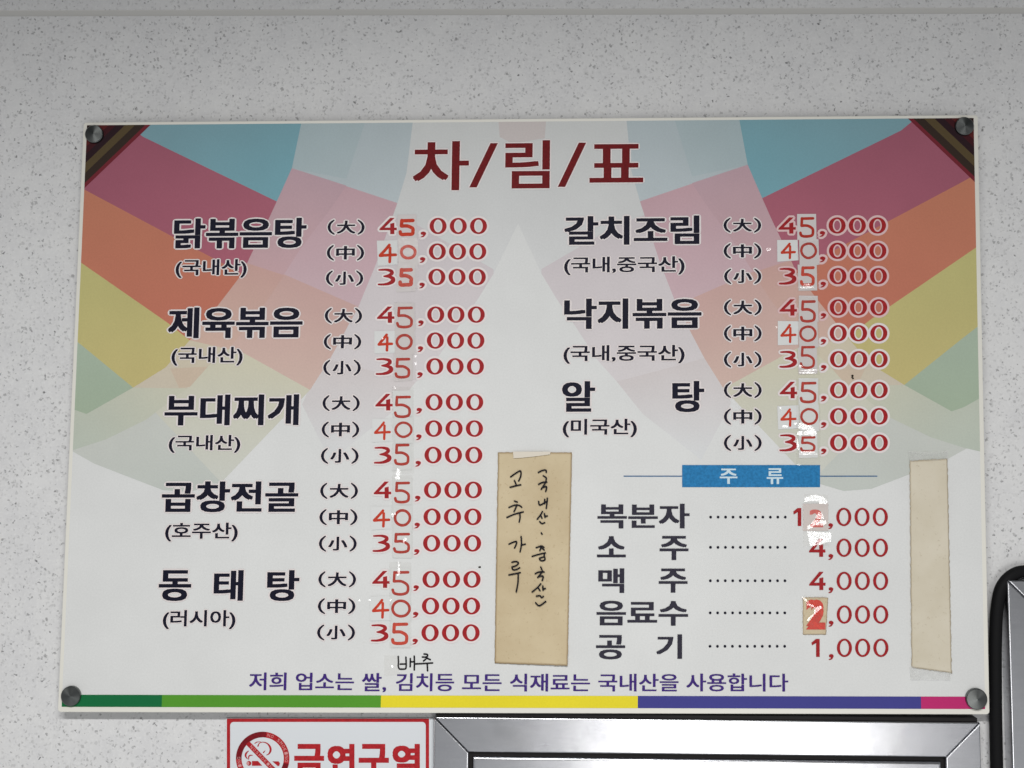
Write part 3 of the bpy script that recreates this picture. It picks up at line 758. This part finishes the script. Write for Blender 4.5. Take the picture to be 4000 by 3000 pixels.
low = [[(302, 290), (350, 282), (378, 300), (350, 330), (302, 345)], [(302, 345), (312, 378), (355, 375), (392, 355)], [(265, 440), (340, 425), (400, 412)], [(375, 425), (372, 530), (352, 640)],
       [(640, 345), (655, 380)], [(575, 425), (620, 405), (680, 405)], [(665, 395), (605, 470)], [(610, 460), (668, 455), (658, 505)], [(640, 545), (600, 590), (540, 640)], [(605, 585), (632, 625)], [(665, 570), (668, 620)], [(668, 608), (695, 600)],
       [(590, 690), (630, 685), (650, 705), (672, 692)], [(580, 768), (625, 802), (700, 752)]]
for i, s in enumerate(low): pn(mb, s, 18, LF + 1e-5 * (i + 40))
mb.build('handwritten_lettering', slip)
mb = MB(); poly(mb, [(2004, 1764), (2150, 1764), (2149, 1775), (2080, 1784), (2040, 1788), (2006, 1790)], mat('frosted_tape', (222, 214, 200), .3, .4), .0034)
mb.build('tape', slip)

blank = thing('paper_slip', 'blank faded beige paper strip taped beside the drink prices on the menu board', 'paper slip', Vector(wpt(3640, 2618, 0)), 'paper slips taped on the menu board')
sheet('paper', [(3554, 1800), (3701, 1791), (3718, 2630), (3561, 2608)], M_PAPER2, blank, .0015, seed=9, bow=.0005, nx=24, ny=100, jag=1.6)
mb = MB(); M_FROST = bpy.data.materials.new('frosted_clear_tape'); M_FROST.use_nodes = True
nt = M_FROST.node_tree; N, L = nt.nodes, nt.links; N.remove(N['Principled BSDF'])
t_ = N.new('ShaderNodeBsdfTransparent'); d_ = N.new('ShaderNodeBsdfDiffuse'); d_.inputs[0].default_value = (.74, .74, .72, 1)
x_ = N.new('ShaderNodeMixShader'); nn = noise(nt, obj_coord(nt), 60, 4, .6)
L.new(maprange(nt, nn.outputs[0], .35, .65, .08, .42), x_.inputs[0]); L.new(t_.outputs[0], x_.inputs[1]); L.new(d_.outputs[0], x_.inputs[2]); L.new(x_.outputs[0], N['Material Output'].inputs[0])
poly(mb, [(3546, 1762), (3640, 1768), (3704, 1760), (3703, 1793), (3650, 1800), (3596, 1796), (3560, 1803), (3552, 1800)], M_FROST, .0026); mb.build('tape', blank); mb = MB()
poly(mb, [(3556, 2600), (3600, 2612), (3650, 2618), (3716, 2628), (3712, 2656), (3556, 2655)], M_FROST, .0026)
mb.build('tape', blank)

stick = thing('price_sticker', 'small yellowed sticker with a big red 2 beside the soft drink dots', 'sticker', Vector(wpt(3185, 2478, 0)))
sheet('paper', [(3136, 2333), (3235, 2334), (3227, 2479), (3136.5, 2479)], M_PAPER, stick, .0012, 20, 28, .0002, .8, 5)
mb = MB(); lettering(mb, '2', (3149, 2342, 3224, 2459), M_BIG2, .07, .045, None, 0, .0020); mb.build('printed_digit', stick)
def stick_tape():
    o = tape([K([(285, 1275), (520, 1285), (512, 1620), (296, 1618)])], [K([(288, 1278), (312, 1290), (345, 1328), (330, 1330), (305, 1312)]), K([(330, 1345), (352, 1342), (395, 1362), (384, 1372), (340, 1358)]),
              K([(400, 1378), (452, 1362), (462, 1378), (420, 1412), (388, 1448), (352, 1492), (332, 1490), (345, 1465), (395, 1425)])], stick, .0023)
stick_tape()

# ------------------------------------------------------------------ no smoking sign on the wall under the board
SY = WALL_Y - .002
sign = thing('no_smoking_sign', 'white no smoking sign with red border, red ring emblem and red Korean lettering', 'sign', Vector(wpt(1280, 3119, WALL_Y)))
def sp(p, lf): return wpt(p[0], p[1], SY - lf)
mb = MB()
def rr_(x0, y0, x1, y1, r, n=6):
    out = []
    for cx, cy, a0 in ((x1 - r, y0 + r, -90), (x1 - r, y1 - r, 0), (x0 + r, y1 - r, 90), (x0 + r, y0 + r, 180)):
        for k in range(n + 1): a = math.radians(a0 + 90 * k / n); out.append((cx + math.cos(a) * r, cy + math.sin(a) * r))
    return out
out_ = [(p[0], p[2]) for p in (wpt(x, y, SY) for x, y in rr_(883, 2805, 1693, 3122, 3))]
mb.prism(out_, SY, WALL_Y - .0002, M_SIGN)
mb.build('sign_plate', sign)
mb = MB()
o1 = rr_(886, 2807, 1676, 3119, 3); i1 = rr_(899, 2820, 1663, 3106, 14); n = len(o1)
mb.add([sp(p, .0002) for p in o1 + i1], [(k, (k + 1) % n, n + (k + 1) % n, n + k) for k in range(n)], M_SRED)
mb.build('border', sign)
E = lambda pts: zm(880, 2800, 5.53, pts)
EC = E([(808, 900)])[0]
mb = MB()
def sring(cx, cy, r0, r1, a0, a1, m, lf, n=40):
    A = [(cx + math.cos(a) * r0, cy + math.sin(a) * r0) for a in np.linspace(a0, a1, n)]; B = [(cx + math.cos(a) * r1, cy + math.sin(a) * r1) for a in np.linspace(a0, a1, n)]
    mb.add([sp(p, lf) for p in A + B], [(k, k + 1, n + k + 1, n + k) for k in range(n - 1)], m)
ro, ri = 578 / 5.53, 456 / 5.53
sring(EC[0], EC[1], ro, ri, 0, 2 * math.pi, M_SRED, .0002, 72)
sring(EC[0], EC[1], ro, ri, math.radians(178), math.radians(278), M_SDARK, .00025)
sring(EC[0], EC[1], ro, ri, math.radians(12), math.radians(66), M_SDARK, .00025)
rm = (ro + ri) / 2
def band_text(word, a0, a1):
    k = len(word)
    for i, ch in enumerate(word):
        if ch == ' ': continue
        v, f = text2d(ch); x0, y0 = v.min(0); x1, y1 = v.max(0)
        am = math.radians(a0 + (a1 - a0) * (i + .5) / k)
        ax = np.array([-math.sin(am), math.cos(am)]); rad = np.array([math.cos(am), math.sin(am)])
        c = np.array(EC) + rad * rm; h = 13; wch = 10
        P = [c + ax * ((x - x0) / (x1 - x0) - .5) * wch + rad * ((y - y0) / (y1 - y0) - .5) * h for x, y in v]
        mb.add([sp(p, .0003) for p in P], f, M_SPINK)
band_text('NO SMOKING', -80, 10)
band_text('NO SMOKING', 95, 185)
# diagonal bar
dv = np.array([math.cos(math.radians(46)), math.sin(math.radians(46))]); nv_ = np.array([-dv[1], dv[0]]); c = np.array(EC)
L1 = ri + 2; hwid = 9.2
mb.add([sp(c + dv * a + nv_ * b, .00035) for a, b in ((-L1, -hwid), (L1, -hwid), (L1, hwid), (-L1, hwid))], [(0, 1, 2, 3)], M_SRED)
for i, ch in enumerate('NOSMOKING'):
    v, f = text2d(ch); x0, y0 = v.min(0); x1, y1 = v.max(0)
    cc = c + dv * (-62 + 15.4 * i)
    P = [cc + dv * ((x - x0) / (x1 - x0) - .5) * 10 - nv_ * ((y - y0) / (y1 - y0) - .5) * 11 for x, y in v]
    mb.add([sp(p, .0004) for p in P], f, M_SPINK)
emb = mb.build('prohibition_ring', sign)
mb = MB()
tos = lambda lf: (lambda p: sp(p, lf))
mb.add([sp(p, .0002) for p in E([(575, 955), (705, 955), (800, 1058), (575, 1058)])], [(0, 1, 2, 3)], M_SRED)
mb.add([sp(p, .0002) for p in E([(1015, 962), (1150, 962), (1180, 1000), (1172, 1050), (1140, 1070)])], [(0, 1, 2, 3, 4)], M_SRED)
mb.add([sp((E([(510, 1005)])[0][0] + math.cos(a) * 9.5, E([(510, 1005)])[0][1] + math.sin(a) * 9.5), .0002) for a in np.linspace(0, 2 * math.pi, 17)[:-1]], [tuple(range(16))], M_SRED)
mb.add([sp((E([(490, 1005)])[0][0] + math.cos(a) * 5, E([(490, 1005)])[0][1] + math.sin(a) * 7.5), .00025) for a in np.linspace(0, 2 * math.pi, 17)[:-1]], [tuple(range(16))], M_SPINK)
for i, (s, wd) in enumerate((([(500, 740), (450, 790), (440, 850), (480, 915)], [3, 7, 7, 2]), ([(590, 832), (530, 835), (505, 870), (505, 920)], [2, 5, 5, 3]), ([(640, 572), (690, 545), (770, 540)], [4, 3, 1.5]),
                 ([(705, 635), (740, 570), (820, 548), (910, 580), (970, 660), (975, 740), (940, 800), (890, 830)], [5, 3, 3, 5, 8, 8, 5, 2]), ([(860, 732), (825, 770)], [2, 5]))):
    ribbon(mb, E(s), wd, M_SRED, 0, to=tos(.0002 + 1e-5 * i))
mb.build('cigarette', emb)
mb = MB()
def sletter(body, x0, y0, x1, y1, q=.036):
    v, f = text2d(body); a, b = v.min(0) - q; c_, d = v.max(0) + q
    for k, (dx, dy) in enumerate(((-q, -q), (q, -q), (q, q), (-q, q), (0, 0))):
        mb.add([sp((x0 + (x1 - x0) * (x + dx - a) / (c_ - a), y1 + (y0 - y1) * (y + dy - b) / (d - b)), .0002 + 8e-6 * k) for x, y in v], f, M_SRED)
for ch, a, b in (('금', 1149, 1266), ('연', 1279, 1388), ('구', 1401, 1519), ('역', 1533, 1640)): sletter(ch, a, 2906, b, 3034)
mb.build('sign_lettering', sign)

# ------------------------------------------------------------------ stainless framed panels
def steel_frame(label, x0, y0, x1, y1, band, gap, yF, group, gap_shade=True):
    """frame of four mitred rails around a panel; outline in photo positions at depth yF"""
    A = wpt(x0, y0, yF); B = wpt(x1, y1, yF)
    X0, Z1, X1, Z0 = A[0], A[2], B[0], B[2]; bw = band; g = gap
    root = thing('stainless_panel', label, 'steel panel', Vector(((X0 + X1) / 2, WALL_Y, Z0)), group)
    def rail(name, q):
        bm = bmesh.new(); c = .0003
        # pull in slightly so the mitre shows as a fine dark joint
        cx = sum(p[0] for p in q) / 4; cz = sum(p[1] for p in q) / 4
        vs = [bm.verts.new((x, yF, z)) for x, z in q]; f = bm.faces.new(vs)
        r = bmesh.ops.extrude_face_region(bm, geom=[f])
        bmesh.ops.translate(bm, verts=[e for e in r['geom'] if isinstance(e, bmesh.types.BMVert)], vec=(0, WALL_Y - .0002 - yF, 0))
        bmesh.ops.recalc_face_normals(bm, faces=bm.faces)
        fe = [e for e in bm.edges if abs(e.verts[0].co.y - yF) < 1e-6 and abs(e.verts[1].co.y - yF) < 1e-6]
        bmesh.ops.bevel(bm, geom=fe, offset=.0016, segments=5, affect='EDGES', profile=.5)
        me = bpy.data.meshes.new(name); off = root.location
        for v in bm.verts: v.co -= off
        bm.to_mesh(me); bm.free(); me.materials.append(M_STEEL)
        me.polygons.foreach_set('use_smooth', [False] * len(me.polygons))
        o = bpy.data.objects.new(name, me); COL.objects.link(o); o.parent = root
    e = .0007
    rail('rail', [(X0 + e, Z1), (X1 - e, Z1), (X1 - bw - e * .2, Z1 - bw + e), (X0 + bw + e * .2, Z1 - bw + e)])
    rail('rail', [(X0 + e, Z0), (X0 + bw, Z0 + bw - e), (X1 - bw, Z0 + bw - e), (X1 - e, Z0)])
    rail('stile', [(X0, Z1 - e), (X0 + bw, Z1 - bw - e * .2), (X0 + bw, Z0 + bw), (X0, Z0 + e)])
    rail('stile', [(X1, Z1 - e), (X1, Z0 + e), (X1 - bw, Z0 + bw), (X1 - bw, Z1 - bw - e * .2)])
    sb = MB(); sb.box(X0 + .003, X1 - .003, yF + .0075, WALL_Y - .0001, Z0 + .003, Z1 - .003, M_RUBBER_SHADE)
    if gap_shade: sb.box(X0 + .002, X1 - .002, yF + .004, WALL_Y - .0003, Z1 + .0002, Z1 + .0048, M_RUBBER_SHADE)  # black strip added above the top rail as painted shade under the board
    sb.build('rubber_and_gap_shade', root)
    # inner panel with a rolled rim
    bm = bmesh.new(); k = bw + g
    vs = [bm.verts.new((x, yF + .001, z)) for x, z in ((X0 + k, Z1 - k), (X1 - k, Z1 - k), (X1 - k, Z0 + k), (X0 + k, Z0 + k))]; f = bm.faces.new(vs)
    r = bmesh.ops.extrude_face_region(bm, geom=[f])
    bmesh.ops.translate(bm, verts=[q for q in r['geom'] if isinstance(q, bmesh.types.BMVert)], vec=(0, .0064, 0))
    bmesh.ops.recalc_face_normals(bm, faces=bm.faces)
    fe = [q for q in bm.edges if abs(q.verts[0].co.y - yF - .001) < 1e-6 and abs(q.verts[1].co.y - yF - .001) < 1e-6]
    bmesh.ops.bevel(bm, geom=fe, offset=.0036, segments=8, affect='EDGES', profile=.5)
    me = bpy.data.meshes.new('panel')
    for v in bm.verts: v.co -= root.location
    bm.to_mesh(me); bm.free(); me.materials.append(M_STEEL)
    o = bpy.data.objects.new('panel', me); COL.objects.link(o); o.parent = root
    return root
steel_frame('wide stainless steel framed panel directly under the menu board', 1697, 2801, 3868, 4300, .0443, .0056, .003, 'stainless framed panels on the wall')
steel_frame('tall stainless steel frame corner enclosed by the bend of the black cable', 3935, 2267, 5100, 4300, .0400, .0056, .001, 'stainless framed panels on the wall', False)

# ------------------------------------------------------------------ black cable bending over the right panel
CY = .0105
path = [(5200, 2236), (4500, 2234), (4150, 2230), (4010, 2231), (3965, 2241), (3930, 2268), (3906, 2312), (3894, 2385), (3889, 2480), (3888, 2620), (3889, 2790), (3893, 3000), (3897, 3300), (3899, 4200)]
cp = [np.array(wpt(x, y, CY)) for x, y in catmull(path, 8)]
mb = MB(); n = 20; V = []
for i, p in enumerate(cp):
    a = cp[max(i - 1, 0)]; b = cp[min(i + 1, len(cp) - 1)]; t = b - a; t /= np.linalg.norm(t)
    u = np.cross(t, (0, 1, 0)); u /= np.linalg.norm(u)
    for k in range(n):
        an = 2 * math.pi * k / n; V.append(p + .0078 * (u * math.cos(an) + np.array((0, 1, 0)) * math.sin(an)))
F = [(i * n + k, i * n + (k + 1) % n, (i + 1) * n + (k + 1) % n, (i + 1) * n + k) for i in range(len(cp) - 1) for k in range(n)]
F += [tuple(range(n)), tuple(range((len(cp) - 1) * n, len(cp) * n))]
mb.add(V, F, M_CABLE)
cable = mb.build('cable', None, True)
cable['label'] = 'thick black cable bending down beside the menu board'; cable['category'] = 'cable'
